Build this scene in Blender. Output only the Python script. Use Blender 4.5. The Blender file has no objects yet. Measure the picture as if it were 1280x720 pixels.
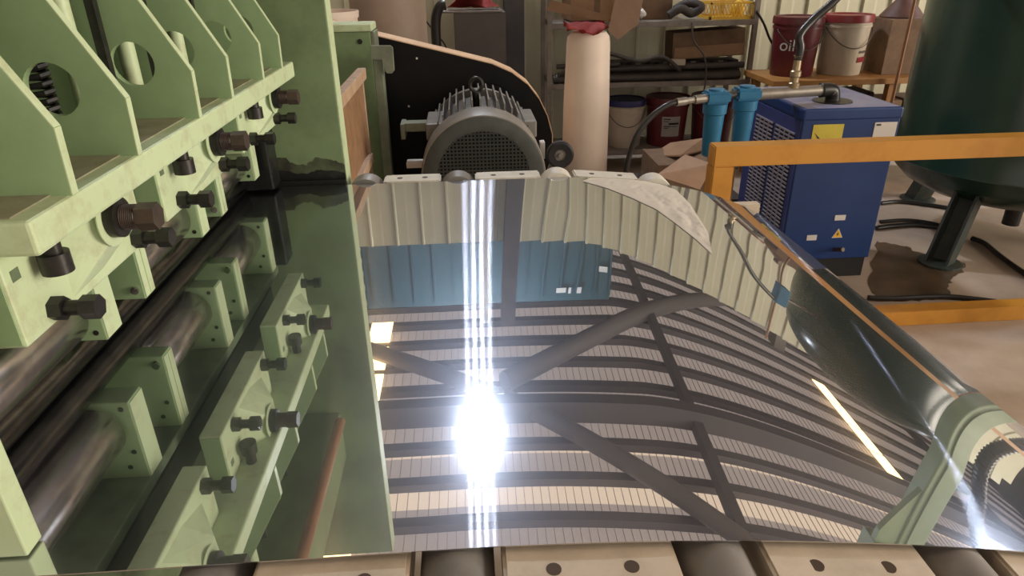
import bpy, bmesh, math, random
from mathutils import Vector, Matrix
random.seed(7)
scene = bpy.context.scene
COL = scene.collection
PI = math.pi

# ------------------------------------------------------------------ camera
CAM = Vector((0, 0, 1.40)); SH = 0.85; FPX = 850.0
_th, _ps, _ro = math.radians(25.8), math.radians(3.6), math.radians(0.9)
CF = Vector((math.sin(_ps)*math.cos(_th), math.cos(_ps)*math.cos(_th), -math.sin(_th)))
_R = Vector((math.cos(_ps), -math.sin(_ps), 0)); _U = _R.cross(CF)
CR = _R*math.cos(_ro) - _U*math.sin(_ro)
CU = _U*math.cos(_ro) + _R*math.sin(_ro)
cd = bpy.data.cameras.new('camera'); cam = bpy.data.objects.new('camera', cd); COL.objects.link(cam)
cd.sensor_width = 36; cd.lens = FPX*36/1280; cd.clip_start = 0.01
M3 = Matrix((CR, CU, -CF)).transposed()
cam.matrix_world = Matrix.Translation(CAM) @ M3.to_4x4()
scene.camera = cam

def P(x, y, X=None, Y=None, Z=None):
    """point on the pixel's line of sight that lies on a wall / floor / thing plane"""
    d = CF*FPX + CR*(x-640) - CU*(y-360)
    if X is not None: t = (X-CAM.x)/d.x
    elif Y is not None: t = (Y-CAM.y)/d.y
    else: t = (Z-CAM.z)/d.z
    return CAM + d*t

# ------------------------------------------------------------------ world, lights, exposure
w = bpy.data.worlds.new('world'); scene.world = w; w.use_nodes = True
bg = w.node_tree.nodes['Background']; bg.inputs[0].default_value = (1.0, .90, .78, 1); bg.inputs[1].default_value = 1.15
scene.view_settings.view_transform = 'Standard'; scene.view_settings.look = 'None'
scene.view_settings.gamma = 1.0; scene.view_settings.exposure = 0.0
scene.view_settings.use_curve_mapping = False
ROOF = 4.8

def area(name, loc, rot, sx, sy, power, color):
    l = bpy.data.lights.new(name, 'AREA'); l.shape = 'RECTANGLE'; l.size = sx; l.size_y = sy
    l.energy = power; l.color = color
    o = bpy.data.objects.new(name, l); o.location = loc; o.rotation_euler = rot; COL.objects.link(o)
    return o
# daylight through the tall side door of the hall, to the right of the machine
area('door_daylight', (10.5, -1.0, 2.6), (math.radians(84), 0, math.radians(83)), 5.0, 3.8, 1050, (1.0, .90, .76))

# ------------------------------------------------------------------ materials
def mat(name, col, rough=.5, metal=0.0, col2=None, scale=8, lo=.4, hi=.65, bump=0, bscale=60, spec=.5, detail=6, coat=0):
    m = bpy.data.materials.new(name); m.use_nodes = True
    nt = m.node_tree; b = nt.nodes['Principled BSDF']
    b.inputs['Base Color'].default_value = (*col, 1); b.inputs['Roughness'].default_value = rough
    b.inputs['Metallic'].default_value = metal; b.inputs['Specular IOR Level'].default_value = spec
    b.inputs['Coat Weight'].default_value = coat
    tc = nt.nodes.new('ShaderNodeTexCoord')
    geo = nt.nodes.new('ShaderNodeNewGeometry')
    if col2 is not None:
        n = nt.nodes.new('ShaderNodeTexNoise'); n.inputs['Scale'].default_value = scale; n.inputs['Detail'].default_value = detail
        n.inputs['Roughness'].default_value = .65
        nt.links.new(geo.outputs['Position'], n.inputs['Vector'])
        r = nt.nodes.new('ShaderNodeValToRGB'); e = r.color_ramp.elements
        e[0].position = lo; e[1].position = hi; e[0].color = (*col, 1); e[1].color = (*col2, 1)
        nt.links.new(n.outputs['Fac'], r.inputs['Fac']); nt.links.new(r.outputs['Color'], b.inputs['Base Color'])
    if bump:
        n2 = nt.nodes.new('ShaderNodeTexNoise'); n2.inputs['Scale'].default_value = bscale; n2.inputs['Detail'].default_value = 4
        nt.links.new(geo.outputs['Position'], n2.inputs['Vector'])
        bp = nt.nodes.new('ShaderNodeBump'); bp.inputs['Strength'].default_value = bump; bp.inputs['Distance'].default_value = .004
        nt.links.new(n2.outputs['Fac'], bp.inputs['Height']); nt.links.new(bp.outputs['Normal'], b.inputs['Normal'])
    return m
def emit(name, col, s):
    m = bpy.data.materials.new(name); m.use_nodes = True; nt = m.node_tree; nt.nodes.clear()
    e = nt.nodes.new('ShaderNodeEmission'); e.inputs[0].default_value = (*col, 1); e.inputs[1].default_value = s
    o = nt.nodes.new('ShaderNodeOutputMaterial'); nt.links.new(e.outputs[0], o.inputs[0]); return m

M = {}
M['green'] = mat('pale_green_paint', (.33,.465,.245), .42, 0, (.27,.385,.20), 9, .35, .7, .08, 40)
M['green_lit'] = mat('worn_lit_green_paint', (.52,.62,.38), .45, 0, (.42,.44,.27), 25, .5, .72, .1, 60)  # lighter copy of the green: wear plus lit-face brightness put into the colour
M['green_dirty'] = mat('oily_green_paint', (.22,.20,.13), .45, 0, (.36,.34,.24), 14, .35, .7, .1, 60)
M['pillar'] = mat('pillar_green_paint', (.195,.27,.135), .45, 0, (.12,.145,.075), 5, .42, .72, .08, 40)
M['base_green'] = mat('dark_green_base', (.16,.22,.12), .6, 0, (.05,.06,.04), 6, .4, .7)
M['steel_roll'] = mat('ground_steel', (.62,.58,.55), .24, 1.0, (.48,.44,.42), 40, .4, .7)
M['work_roll'] = mat('dark_ground_steel', (.16,.15,.14), .2, 1.0, (.08,.075,.07), 30, .4, .7)
M['black_steel'] = mat('black_oxide_steel', (.018,.017,.016), .38, .3, (.035,.03,.026), 60, .4, .7)
M['rust'] = mat('rusty_brown_steel', (.075,.048,.034), .5, .3, (.045,.034,.028), 80, .4, .7)
M['oil_shade_black'] = mat('oily_shade_black', (.008,.008,.008), .35, 0, (.03,.03,.025), 20, .5, .7)  # black for real oil and also for painted shade in the gaps
M['copper'] = mat('copper_brown_pipe', (.36,.17,.08), .4, .2, (.28,.13,.07), 10, .4, .7)
M['table'] = mat('cream_table_paint', (.62,.52,.40), .5, 0, (.48,.40,.30), 12, .45, .7)
M['table_roll'] = mat('grey_roller', (.22,.20,.18), .5, .3, (.15,.14,.13), 14, .4, .7)
M['bolt_hole'] = mat('rusty_bolt_hole', (.07,.04,.02), .6)
M['concrete'] = mat('concrete_floor', (.50,.39,.30), .62, 0, (.36,.275,.21), 2.2, .38, .66, .12, 30, detail=9)
M['stain'] = mat('wet_oil_stain', (.07,.045,.025), .3, 0, (.13,.085,.05), 6, .4, .7)
M['wall'] = mat('cream_wall_sheet', (.60,.58,.43), .5, 0, (.55,.53,.39), 3, .4, .7)
M['wall_back'] = mat('grey_hall_wall', (.13,.115,.11), .7, 0, (.10,.09,.088), 3, .4, .7)
M['roof'] = mat('roof_sheet', (.34,.31,.29), .6, 0, (.27,.25,.235), 2, .4, .7)
M['purlin'] = mat('dark_purlin_steel', (.10,.09,.095), .6, 0)
M['brace'] = mat('grey_brace_steel', (.17,.155,.15), .55, 0)
def translucent(name, t, d, wave=0):
    m = bpy.data.materials.new(name); m.use_nodes = True; nt = m.node_tree; nt.nodes.clear()
    o = nt.nodes.new('ShaderNodeOutputMaterial'); a = nt.nodes.new('ShaderNodeAddShader')
    b = nt.nodes.new('ShaderNodeBsdfTranslucent'); c = nt.nodes.new('ShaderNodeBsdfDiffuse')
    b.inputs[0].default_value = (*t, 1); c.inputs[0].default_value = (*d, 1)
    nt.links.new(b.outputs[0], a.inputs[0]); nt.links.new(c.outputs[0], a.inputs[1]); nt.links.new(a.outputs[0], o.inputs[0]); return m
M['roof_sheet'] = translucent('fibreglass_roof_sheet', (.36,.32,.315), (.25,.23,.22))
M['skylight'] = translucent('clear_skylight_sheet', (.95,.80,.66), (.1,.09,.08))
M['skylight_warm'] = emit('sunlit_skylight', (1.0, .66, .30), 5.5)
M['lamp_glow'] = emit('led_lamp_face', (.80,.88,1.0), 750)
M['lamp2_glow'] = emit('led_lamp_face_side', (.80,.88,1.0), 650)
M['lamp_body'] = mat('lamp_housing', (.12,.12,.13), .4, .6)
M['teal'] = mat('teal_panel', (.010,.048,.062), .55, 0, (.014,.06,.078), 2, .4, .7)
M['white_mark'] = mat('white_mark', (.6,.6,.58), .6)
M['beige_column'] = mat('beige_column', (.50,.44,.35), .55, 0, (.42,.36,.29), 6)
M['grey_column'] = mat('grey_column', (.09,.085,.09), .6, 0, (.12,.11,.11), 6)
M['motor'] = mat('grey_motor_paint', (.22,.20,.175), .42, 0, (.16,.145,.13), 15, .4, .7)
M['motor_face'] = mat('dark_motor_cowl', (.06,.065,.06), .45, 0, (.045,.05,.045), 20)
M['motor_dark'] = mat('motor_grille_hole', (.004,.004,.005), .7)
M['guard_black'] = mat('black_guard_panel', (.003,.003,.004), .45, 0, (.007,.005,.005), 4, spec=.2)
M['guard_rim'] = mat('cream_orange_rim', (.68,.46,.28), .5, 0, (.58,.38,.23), 8)
M['wood'] = mat('brown_plywood', (.30,.17,.085), .6, 0, (.20,.105,.05), 18, .35, .7)
M['timber'] = mat('pale_timber', (.46,.31,.20), .6, 0, (.36,.24,.15), 22)
M['grey_green'] = mat('grey_green_steel', (.22,.24,.17), .45, .2, (.17,.18,.13), 14)
M['white_plastic'] = mat('cream_plastic', (.82,.68,.57), .5, 0, (.76,.62,.52), 5)
M['drum'] = mat('beige_drum', (.38,.28,.21), .55, 0, (.33,.24,.18), 5)
M['red_rag'] = mat('red_rag', (.40,.06,.05), .8)
M['cardboard'] = mat('brown_cardboard', (.34,.20,.11), .75, 0, (.27,.155,.085), 7)
M['cardboard_light'] = mat('light_cardboard', (.46,.30,.20), .75, 0, (.40,.25,.165), 7)
M['cardboard_dark'] = mat('old_cardboard', (.20,.12,.07), .8, 0, (.14,.085,.05), 9)
M['shelf_steel'] = mat('grey_shelf_steel', (.26,.22,.19), .5, .3, (.19,.16,.14), 12)
M['yellow'] = mat('yellow_plastic', (.62,.36,.03), .5)
M['red_bucket'] = mat('dark_red_bucket', (.13,.018,.022), .4, 0, (.10,.014,.018), 6)
M['red_lid'] = mat('red_lid', (.24,.03,.03), .4)
M['white_bucket'] = mat('dirty_white_bucket', (.52,.44,.34), .45, 0, (.40,.33,.25), 9, .5, .75)
M['blue_lid'] = mat('dark_blue_lid', (.02,.02,.10), .4)
M['wire'] = mat('wire', (.12,.10,.09), .45, .6)
M['white_label'] = mat('white_label', (.62,.58,.54), .6)
M['dark_print'] = mat('dark_print', (.04,.04,.04), .7)
M['red_print'] = mat('red_print', (.45,.03,.04), .6)
M['orange'] = mat('orange_paint', (.55,.25,.030), .45, 0, (.44,.18,.02), 7, .45, .75, .05, 30)
M['bench'] = mat('orange_bench', (.40,.19,.05), .55, 0, (.30,.13,.035), 7)
M['drier_blue'] = mat('blue_drier_paint', (.006,.030,.13), .42, 0, (.008,.038,.155), 3)
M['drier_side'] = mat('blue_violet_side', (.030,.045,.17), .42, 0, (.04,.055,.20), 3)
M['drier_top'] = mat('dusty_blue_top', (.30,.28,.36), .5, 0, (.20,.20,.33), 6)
M['slot'] = mat('black_slot', (.006,.006,.008), .8)
M['slat'] = mat('pale_slat', (.30,.28,.34), .5)
M['black_plastic'] = mat('black_plastic', (.012,.012,.013), .45)
M['filter_blue'] = mat('bright_blue_filter', (.018,.17,.33), .38, 0, (.016,.14,.28), 8)
M['galv'] = mat('galvanised_pipe', (.30,.27,.23), .45, .5, (.22,.19,.16), 14)
M['brass'] = mat('brass_fitting', (.42,.33,.20), .38, .7, (.30,.24,.16), 20)
M['hose'] = mat('black_hose', (.020,.017,.016), .35)
M['tank'] = mat('dark_green_tank', (.014,.036,.024), .24, 0, (.020,.046,.034), 3, .4, .7)
M['tank_leg'] = mat('tank_leg', (.02,.03,.025), .5, 0, (.05,.05,.04), 12)
M['yellow_label'] = mat('yellow_label', (.60,.50,.06), .6, 0, (.52,.42,.05), 12)
M['tri_yellow'] = mat('triangle_yellow', (.75,.42,.02), .6)
M['pipe_stack'] = mat('dark_pipe', (.07,.055,.045), .5, .2, (.04,.033,.03), 10)
M['dark_clutter'] = mat('dark_clutter', (.035,.028,.024), .7, 0, (.05,.035,.028), 9)
M['grey_panel'] = mat('grey_panel', (.135,.11,.105), .55, 0, (.11,.09,.085), 4)
M['funnel'] = mat('brown_funnel', (.13,.055,.038), .55, 0, (.09,.04,.03), 14)
M['far_plate'] = mat('off_white_plate', (.66,.62,.53), .5, 0, (.56,.52,.44), 14)
M['oil_olive'] = mat('olive_oil_film', (.11,.13,.07), .4, 0, (.035,.035,.022), 16, .35, .65)
M['foot_green'] = mat('pale_machine_green', (.34,.44,.27), .45, 0, (.29,.38,.23), 5)

# translucent wrinkled film
fm = bpy.data.materials.new('plastic_film'); fm.use_nodes = True; nt = fm.node_tree; nt.nodes.clear()
o_ = nt.nodes.new('ShaderNodeOutputMaterial'); mx = nt.nodes.new('ShaderNodeMixShader'); tr = nt.nodes.new('ShaderNodeBsdfTransparent')
pb = nt.nodes.new('ShaderNodeBsdfPrincipled'); pb.inputs['Base Color'].default_value = (.75,.68,.60,1); pb.inputs['Roughness'].default_value = .25
mx.inputs[0].default_value = .86
nt.links.new(tr.outputs[0], mx.inputs[1]); nt.links.new(pb.outputs[0], mx.inputs[2]); nt.links.new(mx.outputs[0], o_.inputs[0])
M['film'] = fm

# mirror sheet: sharp mirror, a trace of cross-scratch streaking and a faint haze
sm = bpy.data.materials.new('mirror_polished_steel'); sm.use_nodes = True; nt = sm.node_tree; nt.nodes.clear()
o_ = nt.nodes.new('ShaderNodeOutputMaterial')
g1 = nt.nodes.new('ShaderNodeBsdfAnisotropic'); g1.inputs['Color'].default_value = (.70,.705,.71,1); g1.inputs['Roughness'].default_value = .0
g2 = nt.nodes.new('ShaderNodeBsdfAnisotropic'); g2.inputs['Color'].default_value = (.75,.77,.85,1); g2.inputs['Roughness'].default_value = .145
# fine polishing scratches run along the feed direction (x), so lamps streak across them
g2.inputs['Anisotropy'].default_value = .90
tv = nt.nodes.new('ShaderNodeCombineXYZ'); tv.inputs[0].default_value = 1.0
nt.links.new(tv.outputs[0], g2.inputs['Tangent'])
g3 = nt.nodes.new('ShaderNodeBsdfAnisotropic'); g3.inputs['Color'].default_value = (.75,.78,.9,1); g3.inputs['Roughness'].default_value = .155
g4 = nt.nodes.new('ShaderNodeBsdfAnisotropic'); g4.inputs['Color'].default_value = (.70,.76,.95,1); g4.inputs['Roughness'].default_value = .33
m3 = nt.nodes.new('ShaderNodeMixShader'); m3.inputs[0].default_value = .045
m1 = nt.nodes.new('ShaderNodeMixShader'); m1.inputs[0].default_value = .10
m2 = nt.nodes.new('ShaderNodeMixShader'); m2.inputs[0].default_value = .09
nt.links.new(g1.outputs[0], m1.inputs[1]); nt.links.new(g2.outputs[0], m1.inputs[2])
nt.links.new(m1.outputs[0], m2.inputs[1]); nt.links.new(g3.outputs[0], m2.inputs[2]); nt.links.new(m2.outputs[0], m3.inputs[1]); nt.links.new(g4.outputs[0], m3.inputs[2]); nt.links.new(m3.outputs[0], o_.inputs[0])
M['mirror'] = sm

# ------------------------------------------------------------------ mesh helpers
def thing(name, label, cat, loc=(0,0,0), rz=0, group=None):
    o = bpy.data.objects.new(name, None); COL.objects.link(o); o.empty_display_size = .05
    o.location = loc; o.rotation_euler = (0,0,rz); o['label'] = label; o['category'] = cat
    if group: o['group'] = group
    return o
def tag(o, label, cat, group=None):
    o['label'] = label; o['category'] = cat
    if group: o['group'] = group
    return o
def obj(name, bm, m, parent=None, smooth=False, world=True):
    me = bpy.data.meshes.new(name)
    bmesh.ops.recalc_face_normals(bm, faces=bm.faces)
    if parent is not None and world:
        off = Vector((0,0,0)); q = parent
        while q is not None: off = off + q.location; q = q.parent
        bmesh.ops.translate(bm, verts=bm.verts, vec=-off)
    bm.to_mesh(me); bm.free()
    if smooth:
        for p in me.polygons: p.use_smooth = True
        if smooth != 'all': me.set_sharp_from_angle(angle=math.radians(38))
    mm = M[m] if isinstance(m, str) else m
    me.materials.append(mm)
    o = bpy.data.objects.new(name, me); COL.objects.link(o); o.parent = parent
    return o
def top(name, bm, m, label, cat, group=None, smooth=False):
    """single-mesh thing, origin at its base"""
    vs = [v.co for v in bm.verts]
    c = Vector(((min(v.x for v in vs)+max(v.x for v in vs))/2, (min(v.y for v in vs)+max(v.y for v in vs))/2, min(v.z for v in vs)))
    bmesh.ops.translate(bm, verts=bm.verts, vec=-c)
    o = obj(name, bm, m, None, smooth); o.location = c
    return tag(o, label, cat, group)
def copy(o, loc=None, parent=None):
    c = o.copy(); COL.objects.link(c)
    if parent is not None: c.parent = parent
    if loc is not None: c.location = loc
    for ch in list(o.children):
        d = copy(ch); d.parent = c
    return c
def struct(o): o['kind'] = 'structure'; return o

def box(bm, a, b, bev=0):
    v0 = Vector(a); v1 = Vector(b)
    r = bmesh.ops.create_cube(bm, size=1.0)
    s = v1-v0; c = (v0+v1)/2
    for v in r['verts']: v.co = Vector((v.co.x*s.x+c.x, v.co.y*s.y+c.y, v.co.z*s.z+c.z))
    if bev:
        es = list({e for v in r['verts'] for e in v.link_edges})
        bmesh.ops.bevel(bm, geom=es, offset=bev, segments=2, affect='EDGES', profile=.5)
    return bm
def nb(): return bmesh.new()
def bx(a, b, bev=0): return box(nb(), a, b, bev)
def basis(d):
    d = Vector(d).normalized(); u = Vector((0,0,1)) if abs(d.z) < .9 else Vector((1,0,0))
    a = d.cross(u).normalized(); return d, a, d.cross(a).normalized()
def cyl(bm, p0, p1, r0, r1=None, n=20, cap=True, rot=0):
    if r1 is None: r1 = r0
    p0 = Vector(p0); p1 = Vector(p1); d, a, b = basis(p1-p0)
    A = [bm.verts.new(p0+(a*math.cos(rot+2*PI*i/n)+b*math.sin(rot+2*PI*i/n))*r0) for i in range(n)]
    B = [bm.verts.new(p1+(a*math.cos(rot+2*PI*i/n)+b*math.sin(rot+2*PI*i/n))*r1) for i in range(n)]
    for i in range(n): bm.faces.new((A[i], A[(i+1)%n], B[(i+1)%n], B[i]))
    if cap: bm.faces.new(A[::-1]); bm.faces.new(B)
    return bm
def lathe(bm, prof, c=(0,0,0), n=32, ax='z', cap=True):
    c = Vector(c); rings = []
    for r, h in prof:
        ring = []
        for i in range(n):
            t = 2*PI*i/n
            if ax == 'z': q = Vector((r*math.cos(t), r*math.sin(t), h))
            elif ax == 'y': q = Vector((r*math.cos(t), h, r*math.sin(t)))
            else: q = Vector((h, r*math.cos(t), r*math.sin(t)))
            ring.append(bm.verts.new(c+q))
        rings.append(ring)
    for k in range(len(rings)-1):
        for i in range(n): bm.faces.new((rings[k][i], rings[k][(i+1)%n], rings[k+1][(i+1)%n], rings[k+1][i]))
    if cap and prof[0][0] > 1e-6: bm.faces.new(rings[0][::-1])
    if cap and prof[-1][0] > 1e-6: bm.faces.new(rings[-1])
    return bm
def smooth_pts(pts, n=8):
    pts = [Vector(p) for p in pts]; out = []
    for i in range(len(pts)-1):
        p0 = pts[max(i-1,0)]; p1 = pts[i]; p2 = pts[i+1]; p3 = pts[min(i+2,len(pts)-1)]
        for k in range(n):
            t = k/n
            out.append(.5*((2*p1)+(p2-p0)*t+(2*p0-5*p1+4*p2-p3)*t*t+(3*p1-p0-3*p2+p3)*t**3))
    out.append(pts[-1]); return out
def tube(bm, pts, r, n=10, curve=True, rib=0):
    if curve: pts = smooth_pts(pts)
    pts = [Vector(p) for p in pts]
    d, a, b = basis(pts[1]-pts[0]); rings = []
    for i, p in enumerate(pts):
        dd = (pts[min(i+1,len(pts)-1)]-pts[max(i-1,0)]).normalized()
        a = (a-dd*a.dot(dd)).normalized(); b = dd.cross(a)
        rr = r*(1+rib*(1 if i % 2 else -1)) if rib else r
        rings.append([bm.verts.new(p+(a*math.cos(2*PI*k/n)+b*math.sin(2*PI*k/n))*rr) for k in range(n)])
    for i in range(len(rings)-1):
        for k in range(n): bm.faces.new((rings[i][k], rings[i][(k+1)%n], rings[i+1][(k+1)%n], rings[i+1][k]))
    bm.faces.new(rings[0][::-1]); bm.faces.new(rings[-1]); return bm
def prism(bm, poly, d, axis='y', at=0.0):
    """polygon in the plane perpendicular to axis, extruded by d from at"""
    def mk(u, v, h):
        return {'y': (u, h, v), 'x': (h, u, v), 'z': (u, v, h)}[axis]
    A = [bm.verts.new(mk(u, v, at)) for u, v in poly]; B = [bm.verts.new(mk(u, v, at+d)) for u, v in poly]
    n = len(poly); bm.faces.new(A[::-1]); bm.faces.new(B)
    for i in range(n): bm.faces.new((A[i], A[(i+1)%n], B[(i+1)%n], B[i]))
    return bm
def prism_holes(bm, poly, holes, d, axis, at):
    """extruded plate with round holes: holes = [(u,v,r)]"""
    def mk(u, v, h): return {'y': (u, h, v), 'x': (h, u, v), 'z': (u, v, h)}[axis]
    loops = [poly] + [[(u+r*math.cos(2*PI*k/28), v+r*math.sin(2*PI*k/28)) for k in range(28)] for u, v, r in holes]
    sides = []
    for h in (at, at+d):
        es = []; ls = []
        for lp in loops:
            vs = [bm.verts.new(mk(u, v, h)) for u, v in lp]; ls.append(vs)
            for i in range(len(vs)): es.append(bm.edges.new((vs[i], vs[(i+1)%len(vs)])))
        bmesh.ops.triangle_fill(bm, use_beauty=True, use_dissolve=False, edges=es)
        sides.append(ls)
    for A, B in zip(*sides):
        n = len(A)
        for i in range(n): bm.faces.new((A[i], A[(i+1)%n], B[(i+1)%n], B[i]))
    return bm
def hull(bm, pts):
    vs = [bm.verts.new(p) for p in pts]; bmesh.ops.convex_hull(bm, input=vs); return bm
def text(name, body, size, m, parent, loc, rot, label=None):
    c = bpy.data.curves.new(name, 'FONT'); c.body = body; c.size = size; c.extrude = .0004; c.align_x = 'CENTER'; c.align_y = 'CENTER'
    t = bpy.data.objects.new(name, c); COL.objects.link(t)
    dg = bpy.context.evaluated_depsgraph_get(); me = bpy.data.meshes.new_from_object(t.evaluated_get(dg))
    bpy.data.objects.remove(t); me.materials.clear(); me.materials.append(M[m])
    o = bpy.data.objects.new(name, me); COL.objects.link(o); o.parent = parent; o.location = loc; o.rotation_euler = rot
    return o

# ================================================================== SETTING
WY = 5.3; WTOP = 2.46
f_ = struct(obj('floor', bx((-9,-7,-.1), (13,15,0)), 'concrete')); f_['label'] = 'bare beige grey concrete floor of the hall'
# cream ribbed partition wall: every rib sheet its own piece
wb = struct(obj('wall_back', bx((-3.4,WY,0), (7.4,WY+.05,WTOP-.05)), 'wall')); wb['label'] = 'cream ribbed sheet steel partition wall behind the shelves'
pw = .212
def panel_mesh():
    bm = nb()
    prof = [(0,0),(.008,-.020),(.020,-.020),(.028,0),(.10,-.002),(.118,0),(pw-.002,0)]
    prof = prof + [(pw-.002,.006),(0,.006)]
    prism(bm, [(u, v-.006) for u, v in prof], WTOP-.01, 'z', 0.005); return bm
pm = obj('wall_panel', panel_mesh(), 'wall', wb, world=False); pm.location = (-3.38, WY-.0005, 0)
def wtop(x): return WTOP+max(0, min(x-.2, 3.6))*.085-.03
pm.scale.z = wtop(-3)/WTOP
for i in range(1, 50):
    c_ = copy(pm, (-3.38+i*pw, WY-.0005, 0), wb); c_.scale.z = wtop(-3.38+i*pw)/WTOP
for i, (x0, x1, m_, nm) in enumerate([(.115,.20,'beige_column','beige'), (.33,.45,'grey_column','grey')]):
    pass
t1 = struct(obj('trim_1', bx((.115,WY-.10,0), (.175,WY-.03,3.15)), 'beige_column')); t1['label'] = 'beige steel column rising above the top of the cream wall'
hb = nb(); box(hb, (.30,WY-.16,0), (.44,WY-.15,3.15)); box(hb, (.364,WY-.15,0), (.374,WY-.05,3.15)); box(hb, (.30,WY-.05,0), (.44,WY-.04,3.15))
t2 = struct(obj('trim_2', hb, 'grey_column')); t2['label'] = 'grey steel section column beside the beige column'

# hall beyond and roof
hw = struct(obj('wall_far', bx((-9,13.0,0), (13,13.1,ROOF+.2)), 'wall_back')); hw['label'] = 'dull mauve grey end wall of the hall'
hw2 = struct(obj('wall_right', bx((12.6,-7,0), (12.7,13,ROOF+.2)), 'wall_back')); hw2['label'] = 'dull grey side wall of the hall'
hw3 = struct(obj('wall_left', bx((-9.1,-7,0), (-9,13,ROOF+.2)), 'wall_back')); hw3['label'] = 'dull grey wall of the hall behind the press'
cb_ = nb(); SK = ((-.6,.6),(4.80,5.17),(5.52,5.66))
def quad(bm, x0, x1, y0, y1, z):
    bm.faces.new([bm.verts.new(p) for p in ((x0,y0,z),(x1,y0,z),(x1,y1,z),(x0,y1,z))])
for a, b in ((-7,-.6),(.6,4.80),(5.17,5.52),(5.66,13.1)): quad(cb_, -9, 13, a, b, ROOF+.05)
ce = struct(obj('ceiling', cb_, 'roof_sheet')); ce['label'] = 'grey ribbed steel roof on dark purlins'
# ribbed roof sheets: ribs run along y, narrow dark seams
rb = nb()
for i in range(220):
    x = -9+i*.1; box(rb, (x,-7,ROOF+.034), (x+.005,13,ROOF+.045))
ribs = obj('roof_ribs', rb, 'roof', ce); ribs['kind'] = 'stuff'
pu = obj('purlin', bx((-9,-.055,-.09), (13,.055,.0)), 'purlin', ce, world=False); pu.location = (0,3.62,ROOF+.01)
y = 3.62
ys = [-6.4+.52*i for i in range(37)]
for yy in ys: copy(pu, (0,yy,ROOF+.01), ce)
# skylight strips
def sky(name, a, b, m): return obj(name, bx(a, b), m, ce)
for a, b in SK:
    k_ = nb(); quad(k_, -9, 13, a, b, ROOF+.05); obj('skylight', k_, 'skylight', ce)
sk = obj('skylight_pane', bx((-.14,-.26,-.015), (.14,.26,0)), 'skylight_warm', ce, world=False); sk.location = (-1.24,7.9,ROOF-.10)
for i, yy in enumerate((7.25,6.62,6.0,4.33,3.5)): copy(sk, (-1.24,yy,ROOF-.10), ce)
for i in range(5): copy(sk, (6.85,8.2-i*.56,ROOF-.10), ce)
# beams and diagonal braces under the roof
def beam(name, p0, p1, r, m='brace', n=12): return obj(name, cyl(nb(), p0, p1, r, r, n), m, ce, smooth=True)
zb = ROOF-.20
beam('brace', (.45,6.45,zb), (8.0,11.8,zb), .13)
beam('brace', (.45,6.15,zb), (4.6,3.05,zb), .10)
beam('brace', (.30,6.2,zb), (-5.5,10.2,zb), .10)
for X in (3.06, 9.0, -5.6):
    bb = nb(); box(bb, (X-.07,-6.9,ROOF-.24), (X+.07,12.9,ROOF-.10)); obj('roof_beam', bb, 'purlin', ce)
for yv in (5.9, 11.0, .9):
    bb = nb(); box(bb, (-9,yv-.08,ROOF-.36), (12.5,yv+.08,ROOF-.10)); obj('roof_beam', bb, 'purlin', ce)
for X, Yv in ((6.2,9.0),(9.0,9.5)):
    pp = struct(obj('trim_3', bx((X-.12,Yv-.12,0), (X+.12,Yv+.12,ROOF-.2)), 'brace')); pp['label'] = 'grey steel hall column standing beyond the partition wall'

# high-bay LED lamps
def lamp(loc, r, m, label, e):
    t = thing('high_bay_lamp', label, 'lamp', loc, 0, 'high bay lamps')
    lb = nb(); lathe(lb, [(r*1.02,.0),(r*1.06,.02),(r*.9,.05),(r*.5,.08),(r*.4,.18),(.02,.20)], (0,0,0), 28)
    obj('lamp_housing', lb, 'lamp_body', t, smooth=True, world=False)
    for k in range(4): x = (k-1.5)*r*.5; hw_ = math.sqrt(max(r*r*.85-x*x, 0)); obj('led_bar', bx((x-r*.13,-hw_,-.006), (x+r*.13,hw_,-.001)), m, t, world=False)
    obj('hanging_rod', cyl(nb(), (0,0,.19), (0,0,ROOF+.01-loc[2]), .012), 'lamp_body', t, world=False)
    return t
lamp((.094,5.36,4.46), .18, 'lamp_glow', 'round white LED high bay lamp hanging beside the beige column', 0)
lamp((7.15,4.9,4.46), .15, 'lamp2_glow', 'round white LED high bay lamp hanging near the side wall', 0)

# teal enclosure beyond the partition wall
te = thing('teal_container', 'tall teal ribbed container standing beyond the partition wall', 'container', (.27,6.7,0))
obj('body', bx((-1.06,6.1,.0), (1.63,8.3,3.42), .01), 'teal', te)
rbp = obj('rib', bx((-.012,-.02,.06), (.012,0,3.36)), 'teal', te, world=False)
rbp.location = (-1.25,-.6,0)
for i in range(1,14): copy(rbp, (-1.25+i*.2,-.6,0), te)
for (x, z, w_, h_) in ((.98,3.27,.11,.05),(1.12,3.27,.03,.06),(1.22,3.27,.05,.06),(1.45,3.05,.12,.06)):
    obj('white_marking', bx((x,6.074,z), (x+w_,6.081,z+h_)), 'white_mark', te)

# ================================================================== LEVELLING MACHINE
mc = thing('leveling_machine', 'pale green roller levelling machine feeding the mirror polished steel sheet', 'machine', (-.62,1.2,0))
obj('base_frame', bx((-1.05,.60,0), (-.66,1.85,.78), .006), 'base_green', mc)
ep = obj('end_frame', bx((-1.15,1.852,0), (-.337,1.922,2.25), .003), 'pillar', mc); ep['label'] = 'tall pale green end plate with oily foot'
obj('lit_frame_edge', bx((-.3375,1.853,0), (-.336,1.921,2.25)), 'green_lit', ep)  # lighter skin paints the light on the plate's right-hand face
s = nb(); box(s, (-1.05,.545,.8525), (-.470,.572,1.30), .002); box(s, (-1.05,.545,0), (-.70,.572,.8525)); box(s, (-.70,.545,0), (-.470,.572,.845))
np_ = obj('end_frame', s, 'green_lit', mc)
obj('back_plate', bx((-.92,.60,.86), (-.88,1.852,2.0)), 'pillar', mc)
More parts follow.
